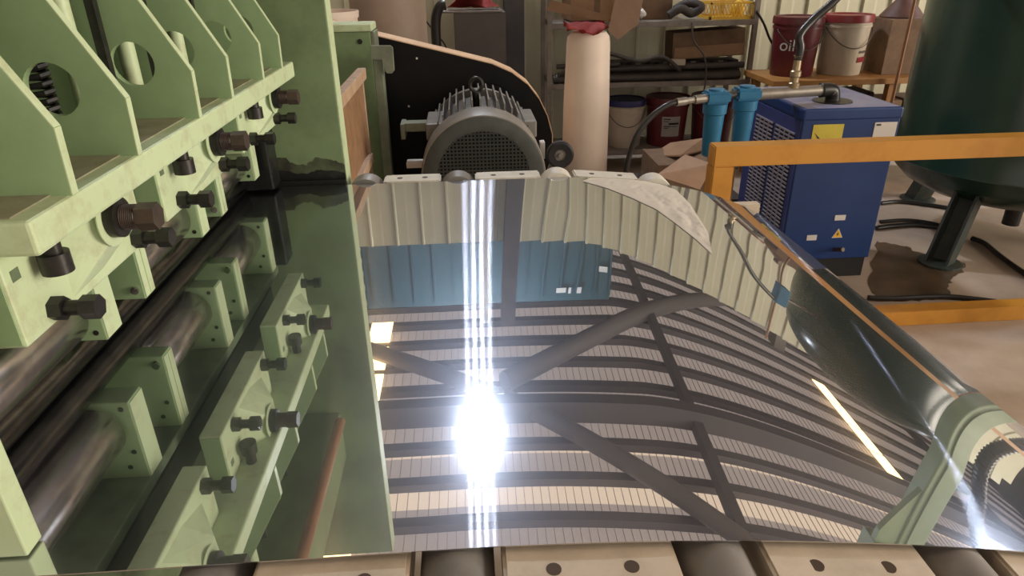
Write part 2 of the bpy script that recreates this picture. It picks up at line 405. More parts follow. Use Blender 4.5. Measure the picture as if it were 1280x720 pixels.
# flange
fl = obj('flange_beam', bx((-.90,.615,1.155), (-.403,1.715,1.190), .004), 'green_lit', mc)
obj('dirty_deck', bx((-.88,.625,1.190), (-.425,1.70,1.1915)), 'green_dirty', fl)
obj('lower_web', bx((-.80,.63,1.09), (-.545,1.70,1.155)), 'oil_shade_black', fl)  # painted black to hold the shade of the gap below the flange
# gusset plates with lightening holes
GY = (.694,.852,1.071,1.236,1.443,1.602)
gpoly = [(-.404,1.190),(-.402,1.258),(-.80,2.00),(-.88,2.00),(-.88,1.190)]
gp = None
for i, gy in enumerate(GY):
    if gp is None:
        gp = obj('gusset_plate', prism_holes(nb(), gpoly, [(-.482,1.270,.031),(-.67,1.47,.06)], .012, 'y', gy), 'green', mc)
        ge = nb()
        for (a, b) in ((gpoly[0],gpoly[1]),(gpoly[1],gpoly[2])):
            dx = Vector((b[0]-a[0], 0, b[1]-a[1])).normalized(); nn = Vector((dx.z,0,-dx.x))*.0012
            hull(ge, [Vector((a[0],yy,a[1]))+s*nn for yy in (gy,gy+.012) for s in (0,1)] + [Vector((b[0],yy,b[1]))+s*nn for yy in (gy,gy+.012) for s in (0,1)])
        obj('worn_lit_edge', ge, 'green_lit', gp)  # edge strip lightened for wear and for the light it catches
    else: copy(gp, (0, gy-GY[0], 0), mc)
# things seen through the holes: springs and tie rods
for sy in (.99, 1.15, 1.36):
    s_ = nb(); pts = [(-.575+.016*math.cos(t*.9), sy+.016*math.sin(t*.9), 1.192+.0016*t) for t in range(0,110)]
    tube(s_, pts, .004, 6, curve=False); obj('spring', s_, 'black_steel', mc, smooth=True)
    obj('tie_rod', cyl(nb(), (-.535,sy+.03,1.19), (-.535,sy+.03,1.55), .013), 'green_lit', mc, smooth=True)
    obj('gear_rack', bx((-.515,sy+.055,1.192), (-.503,sy+.068,1.50)), 'black_steel', mc)
# brown copper pipe above the press
obj('copper_pipe', cyl(nb(), (-.402,.55,1.455), (-.402,1.64,1.50), .014, n=14), 'copper', mc, smooth=True)
obj('upper_crosshead', bx((-.60,.60,1.62), (-.45,1.852,1.80), .006), 'pillar', mc)

# brackets with adjusting screws
def bolt_small(par, x, y, z):
    b = nb(); cyl(b, (x-.002,y,z), (x+.016,y,z), .0135, n=6, rot=.3); cyl(b, (x+.016,y,z), (x+.034,y,z), .0085, n=12)
    cyl(b, (x+.034,y,z), (x+.052,y,z), .0135, n=6, rot=.1)
    return obj('adjusting_bolt', b, 'black_steel', par)
BR0 = .4
def bracket(y0):
    zb_, zt = 1.050, 1.1555
    b = nb(); box(b, (-.495,y0,zb_), (-.455,y0+.295,zt), .003)
    br = obj('bearing_bracket', b, 'green_lit', mc)
    nf = nb(); box(nf, (-.492,y0-.0012,zb_+.004), (-.4585,y0,zt-.002)); obj('shaded_side_face', nf, 'green', br)  # darker skin paints the shade on the bracket's near side
    h = nb(); hull(h, [(-.458,y0+.095,1.056),(-.458,y0+.095,zt),(-.458,y0+.25,zt),(-.458,y0+.25,1.085),(-.421,y0+.132,zt),(-.421,y0+.195,zt),(-.421,y0+.137,1.108),(-.421,y0+.19,1.105),(-.458,y0+.17,1.06)])
    obj('screw_boss', h, 'green_lit', br)
    obj('boss_rim', lathe(nb(), [(.034,-.421),(.034,-.4195),(.0001,-.4195)], (0,y0+.155,1.134), 28, 'x'), 'green_lit', br, smooth=True)
    yy = y0+.155; z = 1.134
    s = nb(); lathe(s, [(.0235,-.419),(.0235,-.407),(.019,-.4065),(.0001,-.4065)], (0,yy,z), 24, 'x')
    n_ = obj('lock_nut', s, 'black_steel', br, smooth=True)
    s = nb(); prof = []
    for k in range(9): prof += [(.0152,-.407+k*.0022),(.0138,-.4059+k*.0022)]
    lathe(s, prof, (0,yy,z), 20, 'x'); obj('screw_thread', s, 'rust', br, smooth=True)
    s = nb(); cyl(s, (-.388,yy,z), (-.366,yy,z), .0165, n=6, rot=.2); obj('hex_head', s, 'rust', br)
    bolt_small(br, -.457, y0+.056, 1.067); bolt_small(br, -.457, y0+.262, 1.067)
    s = nb(); cyl(s, (-.436,y0+.056,1.110), (-.436,y0+.056,1.132), .0155, n=24); cyl(s, (-.436,y0+.056,1.132), (-.436,y0+.056,1.156), .010, n=16)
    obj('cap_screw', s, 'black_steel', br, smooth=True)
    s = nb(); box(s, (-.4552,y0+.012,1.118), (-.4545,y0+.026,1.130)); obj('slot', s, 'base_green', br)
    return br
for y0 in (.630, 1.000, 1.405): bracket(y0)

# bearing blocks
obj('block_carrier', bx((-.66,.60,1.051), (-.537,1.76,1.072), .002), 'base_green', mc)
def block(y0, th, grooved):
    b = nb(); box(b, (-.66,y0,.905), (-.538,y0+th,1.052), .002)
    bl = obj('bearing_block', b, 'green', mc)
    s = nb()
    if grooved: box(s, (-.5382,y0+.001,.908), (-.5365,y0+th*.5-.001,1.05)); box(s, (-.5382,y0+th*.5+.001,.908), (-.5365,y0+th-.001,1.05))
    else: box(s, (-.5382,y0+.001,.908), (-.5365,y0+th-.001,1.05))
    obj('lit_front_face', s, 'green_lit', bl)  # lighter skin paints the lit front of the block
    for (x, z) in ((-.552,.918),(-.552,1.00),(-.565,1.03)):
        s = nb(); cyl(s, (x,y0-.0008,z), (x,y0+.002,z), .0042, n=12); obj('screw_hole', s, 'black_steel', bl)
    if grooved:
        s = nb(); cyl(s, (-.551,y0-.005,.922), (-.551,y0+.002,.922), .0065, n=14); obj('socket_screw', s, 'steel_roll', bl)
for (y0, th, g) in ((.905,.045,False),(1.040,.036,True),(1.315,.040,False),(1.440,.036,True),(1.705,.040,False)): block(y0, th, g)
# backup rolls between blocks and the long work roll
for (a, b) in ((.60,.903),(1.077,1.313),(1.478,1.703)):
    s = nb(); L = b-a
    lathe(s, [(.030,a),(.030,a+.004),(.044,a+.004),(.046,a+.007),(.046,b-.012),(.044,b-.009),(.040,b-.009),(.040,b-.003),(.030,b-.003),(.030,b)], (-.594,0,.952), 40, 'y')
    obj('backup_roll', s, 'steel_roll', mc, smooth=True)
s = nb(); lathe(s, [(.028,.575),(.028,1.85)], (-.606,0,SH+.0285), 40, 'y'); obj('work_roll', s, 'work_roll', mc, smooth=True)
s = nb(); lathe(s, [(.028,.575),(.028,1.85)], (-.606,0,SH-.0315), 40, 'y'); obj('work_roll', s, 'work_roll', mc, smooth=True)
obj('roll_housing', bx((-.80,.60,.862), (-.655,1.85,1.09)), 'oil_shade_black', mc)  # black colour stands in for shade behind the rolls
gd = obj('oil_guard', bx((-.64,1.775,.858), (-.515,1.850,1.06), .004), 'oil_shade_black', mc)
obj('oily_sill', bx((-.60,1.838,.80), (-.338,1.852,.862)), 'oil_shade_black', mc)

# oil creeping up the foot of the end plate
from mathutils import noise as mnoise
def wob(t, k): return .5+.5*mnoise.noise(Vector((t*k, 3.7*k, .3)))
ring = [(-.60,.861)] + [(-.60+.262*i/60, .866+.075*wob(i/60.,7)*(1-.55*i/60)+.014*wob(i/60.,31)) for i in range(61)] + [(-.338,.861)]
s = nb(); prism(s, [(x, .861+(z-.861)*.62) for x, z in ring], .0012, 'y', 1.8500); obj('oil_stain', s, 'oil_shade_black', ep)
s = nb(); prism(s, [(x, z if z < .862 else .861+(z-.861)*1.25+.012*wob(x*3, 60)) for x, z in ring], .0010, 'y', 1.8508); obj('oil_stain', s, 'oil_olive', ep)
# ================================================================== SHEET
X0, X1, Y0, Y1 = -.66, .85, .521, 1.83
def droop(x, y):
    t = min(max((y-.52)/1.31, 0), 1)
    n = .14*max(0, x+.05)**2; f = .31*max(0, x-.24)**2
    return n*(1-t)+f*t+.35*max(0, x-.62)**2
def sheet_z(x, y): return SH-droop(x, y)
s = nb(); NX, NY = 150, 90; T = .0016
g = []
def xe(j): return .895-.045*j/NY
for dz in (0, -T):
    g.append([[s.verts.new((X0+(xe(j)-X0)*i/NX, Y0+(Y1-Y0)*j/NY, sheet_z(X0+(xe(j)-X0)*i/NX, Y0+(Y1-Y0)*j/NY)+dz)) for j in range(NY+1)] for i in range(NX+1)])
for i in range(NX):
    for j in range(NY):
        s.faces.new((g[0][i][j], g[0][i+1][j], g[0][i+1][j+1], g[0][i][j+1])); s.faces.new((g[1][i][j], g[1][i][j+1], g[1][i+1][j+1], g[1][i+1][j]))
for i in range(NX):
    s.faces.new((g[0][i][0], g[1][i][0], g[1][i+1][0], g[0][i+1][0])); s.faces.new((g[0][i][NY], g[0][i+1][NY], g[1][i+1][NY], g[1][i][NY]))
for j in range(NY):
    s.faces.new((g[0][0][j], g[0][0][j+1], g[1][0][j+1], g[1][0][j])); s.faces.new((g[0][NX][j], g[1][NX][j], g[1][NX][j+1], g[0][NX][j+1]))
st = top('steel_sheet', s, 'mirror', 'mirror polished stainless steel sheet bowing down to a free edge', 'sheet', smooth=True)

# wrinkled film on the far right corner of the sheet
s = nb(); rows = []
random.seed(3)
N1, N2 = 90, 36
lo = [(728,227),(760,236),(790,248),(820,262),(845,280),(870,300),(890,318)]
up = [(742,222.5),(770,223),(800,226),(825,231),(845,238),(862,255),(884,290)]
def on_sheet(px, py):
    z = SH
    for _ in range(12):
        p = P(px, py, Z=z); z = sheet_z(p.x, p.y)
    return p
def lerp_path(path, t):
    k = t*(len(path)-1); i = min(int(k), len(path)-2); f = k-i
    return (path[i][0]*(1-f)+path[i+1][0]*f, path[i][1]*(1-f)+path[i+1][1]*f)
for i in range(N1+1):
    t = i/N1; a = on_sheet(*lerp_path(lo, t)); b = on_sheet(*lerp_path(up, t)); row = []
    for j in range(N2+1):
        q = a.lerp(b, j/N2); q.y = min(q.y, Y1-.003); q.x = min(q.x, X1-.003)
        ed = min(1, 4*j/N2, 4*(1-j/N2)+.15); n3 = mnoise.noise(Vector((q.x*26, q.y*9, .5))); n4 = mnoise.noise(Vector((q.x*60, q.y*60, 2.5)))
        q.z = sheet_z(q.x, q.y)+.0015+ed*(.007*abs(n3)*(.4+.8*t)+.003*abs(n4))
        row.append(s.verts.new(q))
    rows.append(row)
for i in range(N1):
    for j in range(N2): s.faces.new((rows[i][j], rows[i+1][j], rows[i+1][j+1], rows[i][j+1]))
top('plastic_film', s, 'film', 'wrinkled translucent plastic film peeled back on the corner of the sheet', 'plastic film', smooth='all')

# ================================================================== ROLLER TABLE
tb = thing('roller_table', 'cream roller table carrying the polished sheet', 'table', (.2,1.17,0))
RX = (-.285,-.03,.25,.53)
for rx in RX:
    zt = min(sheet_z(rx, .45), sheet_z(rx, 1.9), sheet_z(rx,.52), sheet_z(rx,1.83))-.004
    s = nb(); lathe(s, [(.012,.30),(.012,.33),(.038,.33),(.040,.333),(.040,1.82),(.038,1.823),(.012,1.823),(.012,1.93)], (rx,0,zt-.040), 30, 'y')
    obj('roller', s, 'table_roll', tb, smooth=True)
    zc_ = sheet_z(rx,1.83)-.036; s = nb(); lathe(s, [(.030,1.836),(.047,1.836),(.049,1.840),(.049,1.892),(.045,1.897),(.02,1.897)], (rx,0,zc_), 30, 'y'); obj('bearing_collar', s, 'table_roll' if rx < .2 else 'far_plate', tb, smooth=True)
    if True:
        xa, xb = rx+.048, (rx+.28 if rx > -.1 else -.03)-.048
        za = sheet_z(xa,.5)-.009; zc = sheet_z(xb,.5)-.009; ya, yb = .24, 1.845
        za2 = sheet_z(xa,1.83)+.002; zc2 = sheet_z(xb,1.83)+.002
        for nm, (q0, q1) in (('near',(.20,.60)),('far',(1.834,1.905))):
            if nm == 'far' and rx > .4: continue
            s = nb(); zA, zB = (za, zc) if nm == 'near' else (za2, zc2)
            hull(s, [(xa,q0,zA),(xa,q1,zA),(xb,q0,zB),(xb,q1,zB),(xa,q0,zA-.05),(xa,q1,zA-.05),(xb,q0,zB-.05),(xb,q1,zB-.05)])
            bmesh.ops.bevel(s, geom=list(s.edges), offset=.004, segments=2, affect='EDGES')
            pl = obj('deck_plate', s, 'table' if nm == 'near' else 'far_plate', tb)
            for fx in (.28,.72):
                hx = xa+(xb-xa)*fx; hz = zA+(zB-zA)*fx; yy = .497 if nm == 'near' else 1.868
                s = nb(); cyl(s, (hx,yy,hz-.004), (hx,yy,hz+.0006), .008, n=16); obj('bolt_hole', s, 'bolt_hole', pl)
# table rails and legs
obj('side_rail', bx((-.33,1.87,.66), (.86,1.90,.735)), 'table', tb)
obj('side_rail', bx((-.45,.22,.60), (.86,.25,.70)), 'table', tb)
for (lx, ly) in ((-.40,.235),(.82,.235),(-.30,1.885),(.82,1.885)):
    obj('leg', bx((lx-.03,ly-.03,0), (lx+.03,ly+.03,.66)), 'table', tb)

# ================================================================== MOTOR AND GUARD
my0 = 2.45; cx = P(605,222,Y=my0).x; cz = P(605,222,Y=my0).z; R = (P(683,222,Y=my0).x-P(527,222,Y=my0).x)/2
ZB = cz-R-.02
mo = thing('electric_motor', 'grey finned electric motor with round mesh fan cowl', 'motor', (cx,my0+.2,ZB))
s = nb(); lathe(s, [(R*.74,my0+.004),(R*.985,my0),(R,my0+.006),(R,my0+.15),(R*.96,my0+.155),(R*.70,my0+.155)], (cx,0,cz), 56, 'y', False)
cow = obj('fan_cowl', s, 'motor', mo, smooth=True)
s = nb(); lathe(s, [(R*.74,my0-.0005),(R*.96,my0-.002),(R*.97,my0-.0005)], (cx,0,cz), 56, 'y', False); obj('cowl_face', s, 'motor_face', cow, smooth=True)
s = nb(); lathe(s, [(.0001,my0+.02),(R*.76,my0+.02),(R*.76,my0+.024),(.0001,my0+.024)], (cx,0,cz), 40, 'y'); obj('grille_backing', s, 'motor_dark', cow)
s = nb(); pitch = .0135; n = int(R*.76/pitch)
for i in range(-n, n+1):
    u = i*pitch; L = math.sqrt(max((R*.76)**2-u*u, 0))
    box(s, (cx+u-.0022,my0-.001,cz-L), (cx+u+.0022,my0+.004,cz+L)); box(s, (cx-L,my0-.001,cz+u-.0022), (cx+L,my0+.004,cz+u+.0022))
gr = obj('grille_bars', s, 'motor_face', cow); gr['kind'] = 'stuff'
s = nb(); cyl(s, (cx,my0+.157,cz), (cx,my0+.56,cz), R*.86, n=48); obj('motor_body', s, 'motor', mo, smooth=True)
s = nb(); lathe(s, [(R*.5,my0+.56),(R*.98,my0+.56),(R*.98,my0+.60),(R*.4,my0+.62)], (cx,0,cz), 40, 'y'); obj('end_bell', s, 'motor', mo, smooth=True)
fin = None
for k in range(15):
    a = math.radians(28+k*(124/14.0))
    s = nb(); box(s, (-.0028,-.03,0), (.0028,.34,.058))
    if fin is None: o = fin = obj('cooling_fin', s, 'motor', mo, world=False)
    else: s.free(); o = copy(fin, None, mo)
    o.location = (R*.85*math.cos(a), 0, cz-ZB+R*.85*math.sin(a)); o.rotation_euler = (0, .5*(math.radians(90)-a)*.35, 0)
ez = cz+R
s = nb(); pts = [(cx+.024*math.cos(t)-.012, my0+.30, ez+.055+.026*math.sin(t)) for t in [2*PI*i/18 for i in range(19)]]
tube(s, pts, .0075, 8, curve=False); cyl(s, (cx-.012,my0+.30,cz+R*.84), (cx-.012,my0+.30,ez+.03), .018)
obj('lifting_eye', s, 'black_steel', mo, smooth=True)
s = nb(); box(s, (cx-R*.92,my0+.18,cz+.10), (cx-R*.58,my0+.42,cz+.165), .006); obj('side_lug', s, 'motor', mo)
s = nb(); box(s, (cx+R*.60,my0+.18,cz+.10), (cx+R*.93,my0+.42,cz+.165), .006); obj('side_lug', s, 'motor', mo)
s = nb(); box(s, (cx+R*.95,my0+.10,cz+.035), (cx+R*1.03,my0+.14,cz+.10), .002); obj('tag_plate', s, 'white_label', mo)
q = P(505,160,Y=my0+.25); s = nb(); box(s, (q.x,q.y,q.z-.016), (cx-R*.8,q.y+.06,q.z+.018), .003); box(s, (q.x-.012,q.y-.02,q.z-.04), (q.x+.004,q.y+.08,q.z+.018)); obj('bracket_arm', s, 'grey_green', mo)
q = P(508,207,Y=my0+.2); s = nb(); box(s, (q.x,q.y,q.z-.012), (cx-R*.9,q.y+.06,q.z+.010), .003); obj('bracket_arm', s, 'white_label', mo)
for sx in (-1, 1):
    s = nb(); box(s, (cx+sx*R*.75-.05,my0+.14,ZB), (cx+sx*R*.75+.05,my0+.44,ZB+.04), .004); box(s, (cx+sx*R*.8-.012,my0+.16,ZB+.04), (cx+sx*R*.8+.012,my0+.42,cz)); obj('foot', s, 'motor', mo)
ms = thing('motor_stand', 'dark steel stand under the electric motor', 'stand', (cx,my0+.3,0))
obj('plinth', bx((-.28,my0+.02,0), (.44,my0+.95,ZB-.10)), 'base_green', ms); obj('mounting_plate', bx((-.26,my0+.06,ZB-.10), (.42,my0+.90,ZB)), 'black_steel', ms)

# guard
GYp = 3.14
pts = [(404,28),(470,45),(520,57),(570,69),(615,80),(640,91),(660,106),(674,124),(684,145),(690,168),(690,195)]
poly = [(P(x,y,Y=GYp).x, P(x,y,Y=GYp).z) for x, y in pts]
bl_, br_ = poly[0][0], poly[-1][0]
full = poly + [(br_-.03,ZB+.06),(br_-.12,ZB+.002),(bl_,ZB+.002)]
bgd = thing('belt_guard', 'black belt guard with cream orange rim behind the motor', 'guard', (0,GYp,ZB))
s = nb(); prism(s, full, .004, 'y', GYp); obj('guard_panel', s, 'guard_black', bgd)
s = nb()
for i in range(len(poly)-1):
    a, b = poly[i], poly[i+1]
    d = Vector((b[0]-a[0], b[1]-a[1])).normalized(); nx, nz = -d.y*.004, d.x*.004
    hull(s, [(p[0]+k*nx, yy, p[1]+k*nz) for p in (a, b) for yy in (GYp-.002, GYp+.15) for k in (0, 1)])
obj('guard_rim', s, 'guard_rim', bgd)
s = nb(); lathe(s, [(.16,GYp-.012),(.165,GYp-.004),(.165,GYp)], (.09,0,.74), 40, 'y'); obj('guard_ring', s, 'guard_black', bgd, smooth=True)
for x, y in ((521,73),(511,133)):
    q = P(x,y,Y=GYp-.003); s = nb(); cyl(s, q, q+Vector((0,.004,0)), .0045, n=12); obj('rivet', s, 'white_label', bgd)

# caster wheel beside motor
wc = P(700,193,Y=2.5)
cw = thing('caster_wheel', 'black rubber wheel on a fork beside the motor', 'wheel', (wc.x,wc.y,ZB))
s = nb(); lathe(s, [(.022,-.016),(.044,-.018),(.051,-.010),(.051,.010),(.044,.018),(.022,.016)], wc, 32, 'y', False); obj('tyre', s, 'black_plastic', cw, smooth=True)
s = nb(); lathe(s, [(.0001,-.020),(.008,-.020),(.009,-.012),(.024,-.010),(.024,.012),(.0001,.012)], wc, 24, 'y'); obj('hub', s, 'motor', cw, smooth=True)
s = nb(); hull(s, [(wc.x-.045,wc.y+.022,ZB+.001),(wc.x+.02,wc.y+.022,ZB+.001),(wc.x-.012,wc.y+.022,wc.z+.01),(wc.x+.012,wc.y+.022,wc.z+.01),(wc.x-.045,wc.y+.03,ZB+.001),(wc.x+.02,wc.y+.03,ZB+.001),(wc.x-.012,wc.y+.03,wc.z+.01),(wc.x+.012,wc.y+.03,wc.z+.01)])
obj('fork', s, 'black_steel', cw)

# ================================================================== LEFT BACK: wood panel, green box, drums
wp = thing('plywood_panel', 'brown plywood panel in a pale timber frame beside the end plate', 'panel', (-.36,2.15,0), 0)
wx = -.385
s = nb(); box(s, (wx-.012,1.98,.02), (wx,2.62,1.03)); obj('board', s, 'wood', wp)
for nm, a, b in (('top_rail',(wx-.004,1.975,1.012),(wx+.026,2.625,1.05)),('bottom_rail',(wx-.002,1.975,.70),(wx+.020,2.625,.735)),('end_post',(wx-.002,1.962,.0),(wx+.020,1.985,1.03)),('end_post',(wx-.002,2.61,.0),(wx+.012,2.635,1.04))):
    s = nb(); box(s, a, b, .002); obj(nm, s, 'timber', wp)
GB = 2.98
a = P(406,34,Y=GB); b = P(457,42,Y=GB); ztop = P(440,30,Y=GB).z
gb = thing('green_cabinet', 'pale green steel cabinet with grey hook beside the belt guard', 'cabinet', (a.x,GB+.08,0))
obj('body', bx((a.x-.12,GB,0), (b.x+.02,GB+.14,ztop-.03), .004), 'pillar', gb)
obj('lid', bx((a.x-.13,GB-.008,ztop-.03), (b.x+.028,GB+.15,ztop), .006), 'green_lit', gb)
obj('side_panel', bx((b.x+.0202,GB,.2), (b.x+.034,GB+.14,ztop-.032), .002), 'grey_green', gb)
q = P(450,52,Y=GB); s = nb(); cyl(s, q-Vector((0,.004,0)), q, .010, n=16); obj('key_lock', s, 'black_steel', gb)
GH = GB-.10
hk = [(P(x,y,Y=GH).x, P(x,y,Y=GH).z) for x, y in ((463,57),(488,57),(491,60),(493,88),(490,92),(484,92),(481,89),(479,74),(463,75))]
s = nb(); prism(s, hk, .014, 'y', GH); bmesh.ops.bevel(s, geom=list(s.edges), offset=.0015, segments=1, affect='EDGES'); obj('hook', s, 'grey_green', gb)
a = P(465,75,Y=GH); b = P(477,75,Y=GH)
s = nb(); box(s, (a.x,GH+.014,0), (b.x,GH+.07,a.z), .004); obj('hook_post', s, 'grey_green', gb)
# drums behind
s = nb(); lathe(s, [(.10,0),(.135,.0),(.135,.02)], (0,0,0)); s.free()
d1 = thing('plastic_pail', 'cream plastic pail with a raised rim behind the green cabinet', 'pail', (-.66,3.55,.86))
s = nb(); lathe(s, [(.135,0),(.140,.01),(.155,.30),(.165,.30),(.168,.33),(.160,.33),(.150,.03),(.0001,.03)], (-.66,3.55,.86), 40); obj('pail_body', s, 'white_plastic', d1, smooth=True)
s = nb(); lathe(s, [(.0001,.29),(.151,.29),(.151,.295),(.0001,.295)], (-.66,3.55,.86), 40); obj('contents', s, 'drum', d1)
s = nb(); lathe(s, [(.21,0),(.215,.01),(.215,.62),(.222,.63),(.222,.65),(.215,.66),(.215,1.3),(.205,1.31)], (-.42,4.25,0), 48)
top('beige_drum', s, 'drum', 'tall beige fibre drum standing against the cream wall', 'drum', smooth=True)
ps = thing('pail_stand', 'grey steel stand holding the cream pail', 'stand', (-.66,3.55,0))
obj('stand_top', bx((-.85,3.36,.82), (-.47,3.74,.86)), 'shelf_steel', ps)
for a in (-.83,-.51):
    for b in (3.38,3.69): obj('leg', bx((a,b,0), (a+.03,b+.03,.82)), 'shelf_steel', ps)

# grey cabinet by the wall with parcel, bag, cable
gc = thing('grey_cabinet', 'grey steel cabinet standing against the cream wall', 'cabinet', (.12,4.98,0))
a = P(563,14,Y=4.85); b = P(632,14,Y=4.85)
obj('body', bx((a.x+.02,4.85,0), (b.x,5.12,a.z-.01), .005), 'grey_panel', gc)
obj('top_lip', bx((a.x-.12,4.84,a.z-.012), (b.x-.02,5.12,a.z), .002), 'shelf_steel', gc)
obj('corner_post', bx((a.x-.12,4.845,0), (a.x-.105,4.86,a.z-.012)), 'shelf_steel', gc)
s = nb(); 
for i in range(5):
    for j in range(7): s.verts.new((-.09+i*.085, 4.90+j*.02, a.z+.001+.035*(1+math.sin(i*1.7+j))*(1 if 0<i<4 else .2)+.012))
vs = list(s.verts); 
for i in range(4):
    for j in range(6): s.faces.new((vs[i*7+j], vs[(i+1)*7+j], vs[(i+1)*7+j+1], vs[i*7+j+1]))
r_ = bmesh.ops.solidify(s, geom=list(s.faces), thickness=.012)
top('rag_bundle', s, 'red_rag', 'crumpled red and pink rag lying on the grey cabinet', 'rag', smooth='all')
s = nb(); box(s, (-.05,4.88,a.z+.075), (.14,5.02,a.z+.15), .02); top('parcel', s, 'white_plastic', 'white wrapped parcel lying on the rag on the grey cabinet', 'parcel', smooth=True)
s = nb(); tube(s, [(-.16,4.79,.03),(-.17,4.79,.6),(-.175,4.79,.9),(-.17,4.79,1.05),(-.14,4.79,1.13),(-.10,4.79,1.14)], .032, 12); top('black_ducting', s, 'hose', 'bent black hose hanging beside the grey cabinet', 'hose', smooth='all')
s = nb(); tube(s, [P(528,-5,Y=5.24),P(527,10,Y=5.24),P(532,25,Y=5.24),P(545,42,Y=5.22),P(556,56,Y=5.2),P(566,80,Y=5.2)], .006, 6); top('wall_cable', s, 'hose', 'thin black cable running down the cream wall', 'cable', smooth='all')

# ================================================================== FILM ROLL
s = nb(); rl = (.580,3.3)
lathe(s, [(.112,0),(.115,.01),(.113,.40),(.109,.80),(.1085,.803),(.108,.81),(.100,1.05),(.096,1.075),(.080,1.095),(.040,1.10),(.030,1.098)], (rl[0],rl[1],0), 48)
top('film_roll', s, 'white_plastic', 'tall pale upright plastic roll standing before the metal shelf', 'roll', smooth=True)
s = nb(); random.seed(5)
N = 9
gg = [[s.verts.new((rl[0]-.115+.0235*i, rl[1]-.105+.018*j, 1.108+.018*random.random()+.010*math.sin(i*.9+j)+.010-(.022 if j < 2 else 0))) for j in range(N)] for i in range(N)]
for i in range(N-1):
    for j in range(N-1): s.faces.new((gg[i][j], gg[i+1][j], gg[i+1][j+1], gg[i][j+1]))
bmesh.ops.solidify(s, geom=list(s.faces), thickness=.008)
top('red_rag', s, 'red_rag', 'crumpled red rag lying on top of the pale upright roll', 'rag', smooth='all')

# ================================================================== METAL SHELF
SX0, SX1, SY0, SY1 = .585, 1.93, 4.70, 5.12
ms_ = thing('metal_shelf', 'grey steel rack with boxes, pipes and oil buckets', 'shelf', ((SX0+SX1)/2,4.9,0))
for z in (.135,.60,.985):
    s = nb(); box(s, (SX0,SY0,z), (SX1,SY1,z+.035), .002); obj('shelf_board', s, 'shelf_steel', ms_)
for x in (SX0-.03, SX1):
    for y_ in (SY0, SY1-.03):
        s = nb(); box(s, (x,y_,0), (x+.03,y_+.03,1.55)); obj('post', s, 'shelf_steel', ms_)
z = 1.02
def carton(name, a, b, m, label, rz=0, tilt=0, flaps=()):
    a = Vector(a); b = Vector(b); c = Vector(((a.x+b.x)/2, (a.y+b.y)/2, a.z))
    t = thing(name, label, 'box', c, rz); d = (b-a)/2
    s = nb(); box(s, (-d.x,-d.y,0), (d.x,d.y,2*d.z), .003); bo = obj('box_body', s, m, t, world=False)
    s = nb(); box(s, (-.02,-d.y-.0008,0.003), (.02,d.y+.0008,2*d.z+.0008)); obj('tape', s, 'cardboard_dark', t, world=False)
    t.rotation_euler = (0, tilt, rz); return t
carton('cardboard_box', (.70,4.74,1.03), (1.05,5.05,1.27), 'cardboard', 'large brown cardboard box on top board of the rack', .05)
s = nb(); hull(s, [P(x,y,Y=yy) for (x,y) in ((683,13),(762,28),(760,19),(690,0)) for yy in (4.60,4.615)]); top('cardboard_flap', s, 'cardboard', 'brown cardboard flap hanging over the top board edge of the rack', 'cardboard')
s = nb(); hull(s, [P(x,y,Y=yy) for (x,y) in ((760,38),(770,-6),(805,-6),(798,30),(772,50)) for yy in (4.55,4.60)]); top('cardboard_strip', s, 'cardboard_light', 'torn light cardboard piece hanging down in front of the rack', 'cardboard')
carton('cardboard_box', (1.18,4.85,1.02), (1.42,5.08,1.22), 'cardboard_dark', 'dark brown cardboard box at the middle of the top rack board', -.06)
s = nb(); random.seed(8)
tube(s, [(1.12,4.76,1.05),(1.16,4.75,1.075),(1.20,4.76,1.06),(1.17,4.78,1.09),(1.13,4.77,1.08),(1.19,4.745,1.045)], .018, 8); top('paper_wad', s, 'white_label', 'crumpled white paper wad on the top rack board', 'paper', smooth='all')
s = nb(); tube(s, [(1.36,4.74,1.05),(1.44,4.74,1.09),(1.52,4.76,1.06),(1.58,4.75,1.10),(1.50,4.80,1.12),(1.42,4.82,1.08)], .028, 8); top('cable_bundle', s, 'dark_clutter', 'dark bundle of cables beside the yellow crate', 'cables', smooth='all')
# yellow mesh crate
yc = thing('yellow_crate', 'yellow plastic mesh crate on the top rack board', 'crate', (1.78,4.86,1.02))
a = Vector((1.635,4.72,1.02)); b = Vector((1.925,4.98,1.125))
obj('crate_floor', bx(a, (b.x,b.y,a.z+.006)), 'yellow', yc)
s = nb()
for zz in (a.z+.006, b.z-.012): 
    box(s, (a.x,a.y,zz), (b.x,a.y+.005,zz+.012)); box(s, (a.x,b.y-.005,zz), (b.x,b.y,zz+.012)); box(s, (a.x,a.y,zz), (a.x+.005,b.y,zz+.012)); box(s, (b.x-.005,a.y,zz), (b.x,b.y,zz+.012))
obj('crate_rim', s, 'yellow', yc)
s = nb(); n = 13; w_ = b.x-a.x
for i in range(n):
    for sg in (-1, 1):
        x0 = a.x+w_*(i+.5)/n; dx = sg*w_/n*1.6; x1 = min(max(x0+dx, a.x), b.x)
        cyl(s, (x0,a.y+.0025,a.z+.012), (x1,a.y+.0025,b.z-.008), .0028, n=5); cyl(s, (x0,b.y-.0025,a.z+.012), (x1,b.y-.0025,b.z-.008), .0028, n=5)
k_ = obj('crate_mesh', s, 'yellow', yc); k_['kind'] = 'stuff'
for xx in (a.x, b.x-.01):
    for yy in (a.y, b.y-.01): obj('corner_post', bx((xx,yy,a.z), (xx+.01,yy+.01,b.z)), 'yellow', yc)
s = nb(); lathe(s, [(.0001,0),(.03,.003),(.05,.03),(.045,.07),(.02,.10),(.0001,.105)], (1.86,4.84,1.027), 20); top('yellow_bag', s, 'yellow', 'crumpled yellow bag inside the mesh crate', 'bag', smooth='all')
